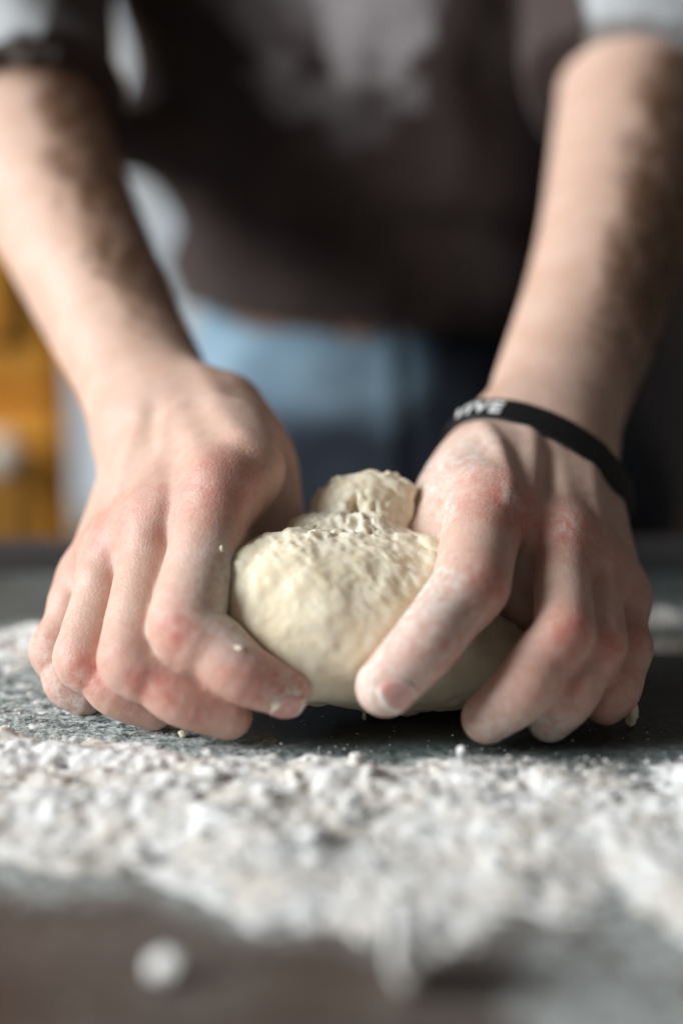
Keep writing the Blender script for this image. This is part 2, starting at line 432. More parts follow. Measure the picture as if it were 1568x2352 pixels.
# ------------------------------------------------------------------ flour heap and loose grains
def flour():
    xs = np.concatenate((np.arange(-.30, -.16, .002), np.arange(-.16, .16, .0009), np.arange(.16, .30, .002))); ys = np.arange(.27, .60, .0009)
    X, Y = np.meshgrid(xs, ys, indexing='ij'); x, y = X.ravel(), Y.ravel()
    m = flour_amount(x, y)
    film, clean = film_amount(x, y)
    P = np.stack((x, y, np.zeros_like(x)), 1)
    b1 = np.abs(fbm(P * 48 + 3, 4, 5)); b2 = fbm(P * 230, 3, 11); b3 = fbm(P * 34, 2, 21); b4 = fbm(P * 700, 2, 31)
    ramp = sstep(y, near(x) - .01, near(x) + .05)
    hgt = m * ramp * (.0022 + .0026 * b1 + .0004 * b2 + .0030 * b3 + .0002 * b4) + m * (.0004 + .0009 * b2)
    # scattered low patches beyond the heap
    pat = np.clip(film * 1.1 - .55, 0, 1) * (y > .38)
    hgt = hgt + pat * (.0013 * np.maximum(0, b2 + .1) + .0012 * np.maximum(0, b1 - .15)) - .0004
    Z = hgt.reshape(X.shape); kp = hgt > 0.00012
    i = np.arange(X.size).reshape(X.shape)
    F = np.stack((i[:-1, :-1].ravel(), i[1:, :-1].ravel(), i[1:, 1:].ravel(), i[:-1, 1:].ravel()), 1)
    F = F[kp[F].any(1)]
    z = np.where(kp, hgt, -.0002)
    used = np.unique(F); remap = np.full(X.size, -1); remap[used] = np.arange(len(used))
    V = np.stack((x, y, z), 1)[used]
    o = raw_mesh('flour_heap', V, remap[F], FLOUR)
    tag(o, 'thick drift of white flour across the table in front of the hands', 'flour', 'stuff')
    return
flour()

def blob_proto(sub, seed, rough):
    bm = bmesh.new(); bmesh.ops.create_icosphere(bm, subdivisions=sub, radius=1)
    V = np.array([v.co[:] for v in bm.verts]); F = np.array([[v.index for v in f.verts] for f in bm.faces]); bm.free()
    n = fbm(V * 1.3 + seed * 7, 2, seed)
    V = V * (1 + rough * n)[:, None]
    return V, F
def scatter(name, pts, radii, sub, mat, label, cat, rough=.5):
    protos = [blob_proto(sub, s, rough) for s in range(5)]
    VV = []; FF = []; o = 0
    which = rng.integers(0, 5, len(pts))
    for s in range(5):
        sel = np.where(which == s)[0]
        if not len(sel): continue
        V, F = protos[s]
        a = rng.uniform(0, 2 * np.pi, len(sel)); ca, sa = np.cos(a), np.sin(a)
        st = rng.uniform(.6, 1.5, (len(sel), 3)); st[:, 2] = rng.uniform(.5, .9, len(sel))
        Q = V[None] * st[:, None] * radii[sel][:, None, None]
        X = Q[..., 0] * ca[:, None] - Q[..., 1] * sa[:, None]; Y = Q[..., 0] * sa[:, None] + Q[..., 1] * ca[:, None]
        Q = np.stack((X, Y, Q[..., 2]), -1) + pts[sel][:, None]
        VV.append(Q.reshape(-1, 3)); FF.append((F[None] + (np.arange(len(sel)) * len(V))[:, None, None] + o).reshape(-1, 3)); o += len(sel) * len(V)
    ob = raw_mesh(name, np.concatenate(VV), np.concatenate(FF), mat)
    tag(ob, label, cat, 'stuff')
    return ob
def grains():
    N = 210000
    x = rng.uniform(-.19, .19, N); y = rng.uniform(.28, .69, N)
    f, c = film_amount(x, y); m = flour_amount(x, y)
    cl = np.clip(fbm(np.stack((x * 90, y * 90, 0 * x), 1), 3, 77) + .25, 0, 1)
    p = np.clip(f * .7 * cl + .01 * (1 - c) + .014 * (y > .4) + .16 * m * cl, 0, 1)
    k = rng.random(N) < p
    x, y, m = x[k], y[k], m[k]
    r = .00014 * np.exp(rng.normal(0, .55, len(x))) * (1 + .5 * m)
    z = r * .3 + m * rng.uniform(.001, .006, len(x))
    scatter('flour_grains', np.stack((x, y, z), 1), r, 1, FLOUR, 'loose grains of flour sprinkled over the dark worktop', 'flour')
    # lumps in the heap
    N = 420
    x = rng.uniform(-.19, .19, N); y = rng.uniform(.29, .50, N); m = flour_amount(x, y)
    k = rng.random(N) < m * .9 + .015 * (y > .33); k &= flour_amount(x, y) + (rng.random(N) < .05) > .25
    x, y, m = x[k], y[k], m[k]
    r = .0009 * np.exp(rng.normal(0, .6, len(x)))
    z = r * .4 + m * rng.uniform(.002, .0065, len(x))
    scatter('flour_lumps', np.stack((x, y, z), 1), r, 2, FLOUR, 'soft lumps of flour and dried dough lying in the flour drift', 'flour', .7)
grains()

def lump(name, px, py, r, mat, label, cat, st=(1, 1, .7), seed=3, group=None, sub=3):
    V, F = blob_proto(sub, seed, .55); p = on_table(px, py)
    V = V * np.array(st) * r; V[:, 2] -= V[:, 2].min() + .0002
    o = raw_mesh(name, V, F, mat); o.location = p
    tag(o, label, cat, group=group)
lump('flour_clump', 386, 2250, .0037, FLOUR, 'single round white flour clump alone on brown table at lower left', 'flour clump')
lump('flour_clump', 935, 2262, .0042, FLOUR, 'tall cream flour clump at the front tip of the drift', 'flour clump', (1, 1.9, 1.9), 5)
lump('dough_crumb', 1448, 1668, .0030, DOUGH, 'pale dough crumb standing beside the little finger on the right', 'crumb', (.8, .8, 1.6), 6)
lump('dough_crumb', 836, 1655, .0009, DOUGH, 'tiny pale crumb on the clean dark table under the dough', 'crumb', (.7, .7, 2), 8, sub=2)
lump('dough_crumb', 420, 1694, .0016, DOUGH, 'small cream crumb below the ring finger of the left hand', 'crumb', (1, 1, .8), 9, sub=2)

# ------------------------------------------------------------------ the person: body
mm = .001
def catmull(P_, n):
    P_ = [np.asarray(v, float) for v in P_]; P_ = [2 * P_[0] - P_[1]] + P_ + [2 * P_[-1] - P_[-2]]; o = []
    for i in range(1, len(P_) - 2):
        for k in range(n):
            t = k / n; a, b, c, d = P_[i - 1:i + 3]
            o.append(.5 * (2 * b + (c - a) * t + (2 * a - 5 * b + 4 * c - d) * t * t + (3 * b - a - 3 * c + d) * t ** 3))
    o.append(P_[-2]); return o
_cc = {}
def chain(p, js, k=0):
    key = id(js)
    if key not in _cc:
        q = catmull([np.append(a, r) for a, r in js], 4)
        _cc[key] = (js, [(v[:3], v[3]) for v in q])
    nodes = _cc[key][1]
    lo = np.min([a - r for a, r in nodes], 0); hi = np.max([a + r for a, r in nodes], 0)
    bd = np.sqrt((np.maximum(np.maximum(lo - p, p - hi), 0) ** 2).sum(1))
    out = bd + .001; m = bd < .014; q = p[m]
    if m.any():
        d = None
        for (a, ra), (b, rb) in zip(nodes[:-1], nodes[1:]):
            e = cone(q, a, b, ra, rb); d = e if d is None else np.minimum(d, e)
        out[m] = d
    return out
def finger(mcp, pip, dip, tip, r, f=(1, .93, 1.0, .90, .92, .80)):
    a, b, c, d = (at(*v) for v in (mcp, pip, dip, tip))
    r = r * mm
    return [(a, r * f[0]), ((a + b) / 2, r * f[1]), (b, r * f[2]), ((b + c) / 2, r * f[3]), (c, r * f[4]), (d, r * f[5])]
LH = dict(
    sgn=-1,
    fingers=[finger((503, 1130, .494), (432, 1435, .462), (560, 1548, .455), (655, 1590, .459), 12.2, (1.05, 1.03, 1.0, .90, .82, .66)),
             finger((358, 1195, .499), (303, 1512, .466), (420, 1605, .462), (525, 1645, .464), 10.6, (1.05, 1.02, 1.0, .92, .88, .74)),
             finger((262, 1260, .509), (194, 1510, .480), (270, 1592, .475), (352, 1630, .477), 9.6, (1.05, 1.03, 1.02, .92, .88, .74)),
             finger((205, 1330, .521), (130, 1492, .502), (155, 1575, .496), (195, 1602, .495), 8.8, (1.05, 1.0, 1.0, .92, .88, .76))],
    thumb=[(at(520, 950, .550), .0155), (at(590, 1050, .540), .0145), (at(622, 1130, .534), .0115), (at(628, 1215, .526), .0112), (at(610, 1290, .515), .0085)],
    wrist=[at(366, 985, .562), at(392, 980, .557), at(445, 965, .553)],
    web=[(347, 1230, .489), (234, 1325, .497), (163, 1375, .511)], bump=(568, 1078, .503, .0135), wr=.0070,
)
RH = dict(
    sgn=1,
    fingers=[finger((1120, 1165, .495), (1078, 1345, .463), (975, 1480, .449), (885, 1578, .448), 13.2, (1.05, 1.0, .95, .86, .82, .72)),
             finger((1290, 1240, .497), (1290, 1450, .462), (1200, 1585, .456), (1118, 1650, .459), 10.4, (1.0, .92, .95, .97, .98, .80)),
             finger((1362, 1300, .503), (1368, 1480, .471), (1305, 1600, .462), (1262, 1652, .465), 9.8, (1.05, .98, 1.0, .96, .93, .78)),
             finger((1420, 1370, .510), (1436, 1490, .486), (1412, 1585, .476), (1390, 1618, .475), 8.9, (1.1, 1.0, .98, .98, .96, .8))],
    thumb=[(at(1150, 1015, .552), .0165), (at(1055, 1115, .530), .0145), (at(1008, 1195, .515), .0122), (at(992, 1280, .505), .0115), (at(975, 1340, .50), .008)],
    wrist=[at(1205, 1005, .558), at(1268, 1020, .556), at(1305, 1042, .560)],
    bump=(1075, 1140, .507, .0135), deep=(1212, 1395, .507), web=[(1215, 1245, .505), (1345, 1325, .494), (1428, 1385, .501)], wr=.0068,
)
SIDE = {-1: at(500, 900, .54) - at(200, 960, .55), 1: at(1450, 1000, .55) - at(1100, 960, .54)}
ARM = {-1: [(at(362, 968, .558), .0270, .0205), (at(326, 880, .577), .0262, .021), (at(258, 740, .605), .0282, .024), (at(160, 530, .65), .0330, .029), (at(68, 330, .695), .0395, .035), (at(-15, 110, .745), .043, .038)],
        1: [(at(1252, 1010, .558), .0262, .0205), (at(1288, 900, .580), .0282, .022), (at(1358, 720, .615), .0312, .027), (at(1405, 560, .648), .0340, .031), (at(1442, 390, .69), .0385, .035), (at(1470, 150, .745), .041, .038)]}
SHO = {-1: np.array((-.165, .90, .58)), 1: np.array((.235, .90, .58))}
CAMDIR = {-1: cv(-.25, .35, -.9), 1: cv(.30, .35, -.9)}
# tendons / veins / folds: polyline at depth, radius, lift
TEND = {-1: [([(500, 1120, .480), (455, 1040, .505), (420, 960, .53)], .0012, .0035), ([(360, 1180, .485), (378, 1080, .51), (395, 985, .53)], .0012, .0030),
             ([(275, 1240, .495), (325, 1120, .52), (360, 1010, .54)], .0009, .0030), ([(560, 1040, .50), (500, 950, .53), (430, 830, .56)], .0012, .0035),
             ([(385, 1110, .50), (365, 1020, .52), (372, 960, .54)], -.0009, .0028)],
        1: [([(1192, 1120, .475), (1155, 1060, .50), (1112, 1008, .525)], .0024, .0026), ([(1242, 1105, .49), (1222, 1060, .51), (1195, 1020, .53)], .0022, .0028),
            ([(1195, 1085, .49), (1178, 1040, .51)], -.0014, .0024), ([(1270, 1095, .50), (1262, 1050, .52)], -.0012, .0028),
            ([(1305, 1215, .48), (1290, 1130, .505), (1262, 1060, .53)], .0010, .0028), ([(1375, 1285, .49), (1335, 1150, .515), (1300, 1070, .54)], .0012, .0028),
            ([(1425, 1360, .50), (1385, 1220, .525), (1345, 1110, .545)], .0010, .0030), ([(1185, 1130, .475), (1200, 1200, .475), (1190, 1260, .47)], .0012, .0032)]}

TEND3 = {-1: [], 1: []}
def hand_sdf(p, H):
    s = H['sgn']; cdv = CAMDIR[s]; w3 = H['wrist']
    palm = None
    mcps = [f[0][0] for f in H['fingers']]
    wsel = [w3[2], w3[1], w3[1], w3[0]] if s < 0 else [w3[0], w3[1], w3[1], w3[2]]
    rr = [.0125, .0112, .0104, .0094]; r0 = [.0165, .0160, .0155, .0150]
    for i in range(4):
        a = wsel[i]; b = mcps[i]
        q = cone(p, a, b, r0[i], rr[i]); palm = q if palm is None else smin(palm, q, .010)
        q = cone(p, a - cdv * .012, b - cdv * .013, .0145, .011); palm = smin(palm, q, .010)   # flesh of the palm
    for i in range(3):   # fill between neighbouring metacarpals
        q = cone(p, (wsel[i] + wsel[i + 1]) / 2 - cdv * .003, (mcps[i] + mcps[i + 1]) / 2 - cdv * .004, .015, .0105); palm = smin(palm, q, .008)
    for (wx, wy, wz), i in zip(H['web'], range(3)):   # skin webs between the finger roots
        q = cone(p, (mcps[i] + mcps[i + 1]) / 2 - cdv * .002, at(wx, wy, wz), .0105, H['wr']); palm = smin(palm, q, .007)
    # first web: muscle between thumb and index
    th = H['thumb']
    q = cone(p, (wsel[0] + th[0][0]) / 2, (mcps[0] * .55 + th[1][0] * .45) - cdv * .004, .016, .012); palm = smin(palm, q, .010)
    if 'deep' in H: q = cone(p, mcps[0] - cdv * .013, at(*H['deep']), .012, .0125); palm = smin(palm, q, .008)
    bx, by, bz, br = H['bump']; q = cone(p, at(bx, by, bz), (at(bx, by, bz) + th[0][0]) / 2, br, .015); palm = smin(palm, q, .008)
    q = chain(p, th, .006); palm = smin(palm, q, .006)
    for js, amp, sg in TEND3[s]:
        palm = tendon(palm, p, js, amp, sg)
    fs = None
    for i, f in enumerate(H['fingers']):
        q = chain(p, f)
        # bony knuckle at the middle joint
        a, b, c = f[0][0], f[2][0], f[4][0]
        o = (b - a) / np.linalg.norm(b - a) + (b - c) / np.linalg.norm(b - c); o = o / (np.linalg.norm(o) + 1e-9)
        kb = cone(p, b + o * f[2][1] * .20, b + o * f[2][1] * .20 + 1e-6, f[2][1] * .80, f[2][1] * .80)
        q = smin(q, kb, .004)
        # pulp of the fingertip
        fs = q if fs is None else smin(fs, q, .0020)
    # knuckles of the fist
    for i in range(4):
        kb = cone(p, mcps[i] + cdv * .0018, mcps[i] + cdv * .0018 + 1e-6, rr[i] * .8, rr[i] * .8)
        palm = smin(palm, kb, .008)
    return smin(palm, fs, .006)
def tendon(palm, p, js, amp, sg):
    """a low ridge along a line lying on the skin"""
    lo = np.min(js, 0) - 3.2 * sg; hi = np.max(js, 0) + 3.2 * sg
    m = ((p > lo) & (p < hi)).all(1)
    if not m.any(): return palm
    q = p[m]; best = np.full(len(q), 9.0)
    for a, b in zip(js[:-1], js[1:]):
        ab = b - a; t = np.clip(((q - a) @ ab) / (ab @ ab), 0, 1); d = q - a - t[:, None] * ab
        best = np.minimum(best, (d * d).sum(1))
    palm = palm.copy(); palm[m] -= amp * np.exp(-best / (2 * sg ** 2))
    return palm
def lay_tendons():
    for s, H in ((-1, LH), (1, RH)):
        new = []
        for t, amp, sg in TEND[s]:
            q = np.array(catmull([at(*v) for v in t], 4))
            for _ in range(8):
                d, g = grad(lambda v: np.minimum(hand_sdf(v, H), arm_sdf(v, s)), q); q = q - np.clip(d, -.006, .006)[:, None] * g
            new.append((list(q), amp, sg))
        TEND3[s] = new
def resample(A, n=3):
    P_ = [np.concatenate((a[0], [a[1], a[2]])) for a in A]; P_ = [2 * P_[0] - P_[1]] + P_ + [2 * P_[-1] - P_[-2]]; o = []
    for i in range(1, len(P_) - 2):
        for k in range(n):
            t = k / n; a, b, c, d = P_[i - 1:i + 3]
            o.append(.5 * (2 * b + (c - a) * t + (2 * a - 5 * b + 4 * c - d) * t * t + (3 * b - a - 3 * c + d) * t ** 3))
    o.append(P_[-2]); return [(v[:3], v[3], v[4]) for v in o]
AXES = {s: resample(ARM[s]) for s in ARM}
def arm_sdf(p, s):
    d = None; A = AXES[s]
    for (a, a1, a2), (b, b1, b2) in zip(A[:-1], A[1:]):
        q = etube(p, a, b, SIDE[s], (a1, a2), (b1, b2)); d = q if d is None else np.minimum(d, q)
    e = A[-1][0]
    d = smin(d, cone(p, e, SHO[s], .036, .048), .02)
    return d
lay_tendons()
TC = .04
def torso_sdf(p, g=0.0):
    X = np.array((1.0, 0, 0))
    d = etube(p, np.array((TC, .935, -.10)), np.array((TC, .930, .15)), X, (.150 + g, .105 + g), (.122 + g, .098 + g))
    d = smin(d, etube(p, np.array((TC, .930, .15)), np.array((TC, .915, .50)), X, (.122 + g, .098 + g), (.222 + g, .115 + g)), .03)
    return d
def body_sdf(p):
    p = np.asarray(p, float)
    out = np.full(len(p), 9.0)
    for s in (-1, 1):
        m = (p[:, 0] * s > -.09)
        if not m.any(): continue
        q = p[m]; near_ = q[:, 1] < .66
        d = arm_sdf(q, s)
        if near_.any():
            H = LH if s < 0 else RH
            d[near_] = smin(d[near_], hand_sdf(q[near_], H), .012)
        out[m] = np.minimum(out[m], d)
    m = p[:, 1] > .70
    if m.any(): out[m] = smin(out[m], torso_sdf(p[m], -.006), .02)
    return out
def axis(*segs):
    o = []
    for a, b, st in segs: o += list(np.arange(a, b, st))
    return np.array(o)
V, F = nets(body_sdf, axis((-.33, -.165, .006), (-.165, -.115, .0022), (-.115, .130, .0011), (.130, .18, .0022), (.18, .40, .006)),
            axis((.405, .56, .0011), (.56, .66, .0018), (.66, .76, .003), (.76, 1.08, .007)),
            axis((-.13, -.004, .007), (-.004, .105, .0011), (.105, .25, .0022), (.25, .66, .007)), newton=1)
def gauss(V, c, r): return np.exp(-((V - c) ** 2).sum(1) / (2 * r * r))
red = np.zeros(len(V)); flo = np.zeros(len(V)); hair = np.zeros(len(V))
for H in (LH, RH):
    for i, f in enumerate(H['fingers']):
        b = f[2][0]; red += .40 * gauss(V, b + CAMDIR[H['sgn']] * .010, .0065)
        red += .35 * gauss(V, f[0][0] + CAMDIR[H['sgn']] * .012, .011)
        red += .42 * gauss(V, f[4][0] + CAMDIR[H['sgn']] * .006, .0075)
        red += .40 * gauss(V, f[5][0], .009)
for q, r, a in [((408, 1458, .449), .0048, .95), ((325, 1570, .455), .0042, .85), ((375, 1582, .452), .0045, .75), ((182, 1553, .468), .0038, .85), ((222, 1535, .469), .0042, .6), ((445, 1655, .455), .0035, .5), ((1305, 1482, .450), .0055, .75), ((1322, 1425, .455), .005, .4), ((1412, 1505, .460), .0050, .7), ((1470, 1440, .48), .006, .4), ((650, 1600, .452), .006, .4),
                ((1190, 1190, .478), .009, .7), ((1135, 1360, .452), .008, .7), ((1100, 1160, .485), .014, .35), ((500, 1190, .48), .012, .45), ((560, 1080, .485), .009, .4),
                ((270, 1270, .505), .008, .3), ((1050, 1520, .445), .010, .5), ((600, 1590, .45), .010, .5), ((390, 1100, .51), .006, .3), ((1320, 1230, .482), .007, .5)]:
    red += a * gauss(V, at(*q), r)
red = np.clip(red * .92 + .12 * (1 - sstep(V[:, 1], .50, .58)), 0, 1)
for q, r, a in [((1020, 1080, .51), .016, .7), ((1180, 1130, .478), .0022, 1.8), ((1310, 1205, .482), .004, .5), ((1010, 1220, .485), .006, 1), ((500, 1300, .47), .006, .9), ((515, 1400, .46), .008, .9),
                ((545, 1500, .452), .004, 1), ((660, 1610, .452), .006, 1), ((1150, 1710, .455), .009, 1), ((1270, 1700, .458), .007, 1), ((840, 1580, .442), .010, .5), ((90, 1500, .49), .012, .3),
                ((180, 1630, .485), .010, .7), ((900, 1480, .44), .014, .5), ((960, 1340, .455), .010, .6), ((630, 1190, .52), .016, .4), ((1000, 1400, .45), .008, .7)]:
    flo += a * gauss(V, at(*q), r)
flo = np.clip(flo * 1.0 + .17 * (1 - sstep(V[:, 1], .50, .57)), 0, 1)
lat = {-1: cv(1, .1, .35), 1: cv(1, -.1, .35)}
for s in (-1, 1):
    m = (V[:, 0] * s > 0) & (V[:, 1] > .53)
    A = np.array([a[0] for a in ARM[s]])
    best = np.full(m.sum(), 9.0); side = np.zeros(m.sum())
    for a, b in zip(A[:-1], A[1:]):
        ab = b - a; t = np.clip(((V[m] - a) @ ab) / (ab @ ab), 0, 1); q = V[m] - a - t[:, None] * ab; d = np.linalg.norm(q, axis=1)
        u = d < best; best[u] = d[u]; side[u] = ((q @ lat[s]) / np.maximum(d, 1e-6))[u]
    hair[m] = sstep(side + .30 * fbm(V[m] * np.array((60, 60, 30)), 3, 12), -.38 if s < 0 else -.52, .10 if s < 0 else .0) * sstep(V[m][:, 1], .545, .61)
person = empty('person', (TC, .93, TOP), 'person in dark printed sweatshirt and blue jeans kneading dough with both hands', 'person')
keep(raw_mesh('body', V, F, SKIN, None, {'red': red, 'flour': flo, 'hair': hair}), person)

# dark hairs lying along the forearms
def arm_hair():
    _, G = None, None
    pick = np.where(hair > .25)[0]; wgt = hair[pick] * (V[pick, 1] < .80); pick = rng.choice(pick, 4200, p=wgt / wgt.sum())
    P0 = V[pick]; _, nrm = grad(body_sdf, P0)
    L = rng.uniform(.006, .013, len(P0))
    tan = np.where(P0[:, :1] < 0, np.array([cv(.75, -.6, -.25)]), np.array([cv(.55, -.75, -.3)])) + rng.normal(0, .30, P0.shape)
    tan = tan - nrm * (tan * nrm).sum(1)[:, None]; tan /= np.linalg.norm(tan, axis=1)[:, None]
    sd = np.cross(tan, nrm); w_ = rng.uniform(.00007, .00013, len(P0))
    VV = []; FF = []; K = 4
    for k in range(K):
        t = k / (K - 1)
        c = P0 + tan * (L * t)[:, None] + nrm * (L * (.30 * t - .22 * t * t) - .0002)[:, None]
        ww = w_ * (1 - .8 * t)
        for a in range(3):
            VV.append(c + (sd * math.cos(a * 2.094) + nrm * math.sin(a * 2.094)) * ww[:, None])
    VV = np.stack(VV, 1).reshape(-1, 3); base = (np.arange(len(P0)) * K * 3)[:, None]
    fl = []
    for k in range(K - 1):
        for a in range(3):
            b = (a + 1) % 3; fl.append([k * 3 + a, k * 3 + b, (k + 1) * 3 + b, (k + 1) * 3 + a])
    FF = (base[:, None, :] + np.array(fl)[None]).reshape(-1, 4)
    hm = M('arm_hair', .5, .4); hm.col((.045, .022, .012))
    o = raw_mesh('arm_hair', VV, FF, hm.m); o['kind'] = 'stuff'; keep(o, person)
arm_hair()

# fingernails
def nail(f, up, wd, ln, parent, mat, t0=.72):
    (c, rc), (d, rd) = f[4], f[5]
    ax = (d - c); L = np.linalg.norm(ax); ax = ax / L
    up = up - ax * (up @ ax); up = up / np.linalg.norm(up); sd = np.cross(up, ax)
    V = []; F = []; n, m_ = 15, 14
    for side in (0, 1):
        for i in range(n):
            u = i / (n - 1) * 2 - 1
            for j in range(m_):
                v = j / (m_ - 1); s_ = L * t0 + ln * v
                wv = wd * (1 - .25 * (1 - v) ** 3 - .22 * v ** 5)
                over = max(0, s_ - L)                       # beyond the tip centre the fingertip is a ball
                rr = rc + (rd - rc) * min(1, s_ / L)
                if over > 0: rr = math.sqrt(max(rr * rr - over * over * .8, (rr * .62) ** 2))
                rr += (.00035 if side == 0 else -.0004)
                th = u * wv / rr
                arc = .0022 * (u * u)
                V.append(c + sd * math.sin(th) * rr + up * math.cos(th) * rr + ax * (s_ + (arc * (1 - 2 * v))))
    o = n * m_
    for i in range(n - 1):
        for j in range(m_ - 1):
            q = (i * m_ + j, (i + 1) * m_ + j, (i + 1) * m_ + j + 1, i * m_ + j + 1)
            F.append(q); F.append(tuple(o + k for k in q[::-1]))
    for j in range(m_ - 1):
        F.append((j, j + 1, o + j + 1, o + j)); a = (n - 1) * m_ + j; F.append((a + 1, a, o + a, o + a + 1))
    for i in range(n - 1):
        a = i * m_; b = (i + 1) * m_; F.append((b, a, o + a, o + b)); a += m_ - 1; b += m_ - 1; F.append((a, b, o + b, o + a))
    V = np.array(V)
    for side, h in ((0, .00060), (1, .00005)):
        q = V[side * o:(side + 1) * o]
        for _ in range(5):
            dd, g = grad(body_sdf, q); q = q - np.clip(dd - h, -.002, .002)[:, None] * g
        V[side * o:(side + 1) * o] = q
    vv = np.tile(np.tile(np.linspace(0, 1, m_), n), 2); ob = raw_mesh('fingernail', V, F, mat, None, {'edge': sstep(vv, .80, .90) + .5 * (1 - sstep(vv, .06, .2))})
    bm = bmesh.new(); bm.from_mesh(ob.data); bmesh.ops.recalc_face_normals(bm, faces=bm.faces); bm.to_mesh(ob.data); bm.free()
    keep(ob, parent)
m = M('nail', .28, .5); m.col(m.mix(m.attr('edge'), m.mix(m.rmp(m.noise(500, 3), .4, .7), (.62, .33, .30), (.68, .40, .36)), (.80, .74, .68))); NAIL = m.m
nail(LH['fingers'][0], cv(-.05, -.66, -.75), .0062, .0105, person, NAIL, .74)
nail(RH['fingers'][0], cv(.22, -.42, -.88), .0070, .0110, person, NAIL, .66)

# crumbs of dough and flour stuck to the skin
def stuck(px, py, Z, r, mat, label, name='dough_crumb', st=(1, 1, 1), seed=2):
    q = at(px, py, Z)[None]
    for _ in range(8):
        d, g = grad(body_sdf, q); q = q - np.clip(d, -.004, .004)[:, None] * g
    V, F = blob_proto(3, seed, .6)
    o = raw_mesh(name, V * np.array(st) * r, F, mat); o.location = q[0] + g[0] * r * .1
    tag(o, label, 'flour flake' if name == 'flour_flake' else 'crumb')
stuck(495, 1272, .47, .0009, TORN, 'crumb of dough stuck low on the first joint of the left index finger', st=(.8, 1, 1.2))
stuck(545, 1500, .45, .0011, TORN, 'crumb of dough stuck beside the bent middle of the left index finger', seed=4)
stuck(632, 1612, .452, .0011, TORN, 'crumb of dough stuck at the nail of the left index finger', seed=5)

# ------------------------------------------------------------------ clothes
def sleeve_pts(s):
    A = ARM[s]
    return A
CUFF = {-1: (at(45, 300, .703), at(-30, 80, .755)), 1: (at(1452, 230, .727), at(1480, 20, .77))}
def shirt_sdf(p):
    p = np.asarray(p, float)
    fold = .004 * fbm(p * np.array((14, 14, 9)), 3, 3) + .0025 * np.sin(p[:, 2] * 60 + 3 * p[:, 0] * 10 + 4 * fbm(p * 8, 2, 9))
    d = torso_sdf(p, .014)
    d = smin(d, ell(p, at(345, 310, .865), np.eye(3), (.036, .05, .022)), .03)
    d = d - fold * 1.4
    # hem: higher on the left of the picture, slanting down to the right
    hem = .116 - .070 * (p[:, 0] + .09)
    hem = np.where(p[:, 0] > .10, hem + 0, hem)
    d = d + .006 * np.exp(-((p[:, 2] - hem - .050 - .006 * np.sin(p[:, 0] * 25)) / .012) ** 2) - .004 * np.exp(-((p[:, 2] - hem - .018) / .014) ** 2)
    # pulled-in bottom band
    d = np.maximum(d, hem - p[:, 2])
    d = np.maximum(d, p[:, 2] - .50)
    for s in (-1, 1):
        a, b = CUFF[s]; ax = (b - a) / np.linalg.norm(b - a)
        q = etube(p, a - ax * .02, b, SIDE[s], (.051, .048), (.057, .054))
        q = smin(q, cone(p, b, SHO[s], .060, .075), .02); q = smin(q, cone(p, b, ARM[s][-1][0], .056, .058), .02) - fold
        q = np.maximum(q, -((p - a) @ ax))
        roll = etube(p, a + ax * .010, a + ax * .022, SIDE[s], (.050, .044), (.052, .046)) if False else q
        d = smin(d, q, .01)
    return d
def shirt():
    V, F = nets(shirt_sdf, np.arange(-.36, .42, .0045), np.arange(.62, 1.10, .0045), np.arange(.02, .66, .0045), newton=1)
    px, py = to_px(V)
    # faded grey print: slanting strokes, illegible this far out of focus
    nz = fbm(V * np.array((60, 10, 60)), 3, 91)
    pr = np.zeros(len(V))
    polys = [[(420, -60), (560, -60), (700, 150), (650, 200)], [(690, -60), (1000, -60), (960, 130), (880, 190), (760, 190), (740, 90)],
             [(560, -60), (700, -60), (740, 120), (690, 120)], [(560, 175), (980, 175), (980, 250), (620, 250)], [(720, 250), (900, 250), (880, 330), (760, 330)]]
    wgt = [.45, .95, .4, .42, .25]
    jit = fbm(V * 40, 2, 17) * 22
    for pl, g in zip(polys, wgt): pr = np.maximum(pr, g * poly_mask(px + jit, py + jit, pl))
    pr = pr * np.clip(.75 + nz * .8, 0, 1) * (V[:, 1] < .90)
    # light grey right sleeve; on the left one the lit side is painted pale
    pale = np.zeros(len(V))
    a, b = CUFF[1]; ax = (b - a) / np.linalg.norm(b - a); pale[(np.abs((V - (a + b) / 2) @ SIDE[1]) / np.linalg.norm(SIDE[1]) < .075) & (V[:, 0] > .12) & (V[:, 1] < .86)] = 1
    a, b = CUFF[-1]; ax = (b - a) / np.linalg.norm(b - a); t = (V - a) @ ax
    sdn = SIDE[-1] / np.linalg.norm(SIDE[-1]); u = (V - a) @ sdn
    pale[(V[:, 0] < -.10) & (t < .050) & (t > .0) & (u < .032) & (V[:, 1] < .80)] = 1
    m = mat_fabric('sweatshirt_knit', (.022, .016, .015), (.030, .022, .020), 25)
    base = m.mix(m.rmp(m.noise(25, 4), .3, .7), (.046, .034, .033), (.068, .050, .048))
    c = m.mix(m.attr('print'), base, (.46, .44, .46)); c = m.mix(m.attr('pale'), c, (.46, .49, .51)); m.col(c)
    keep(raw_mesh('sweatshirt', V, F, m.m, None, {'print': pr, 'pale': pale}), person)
shirt()
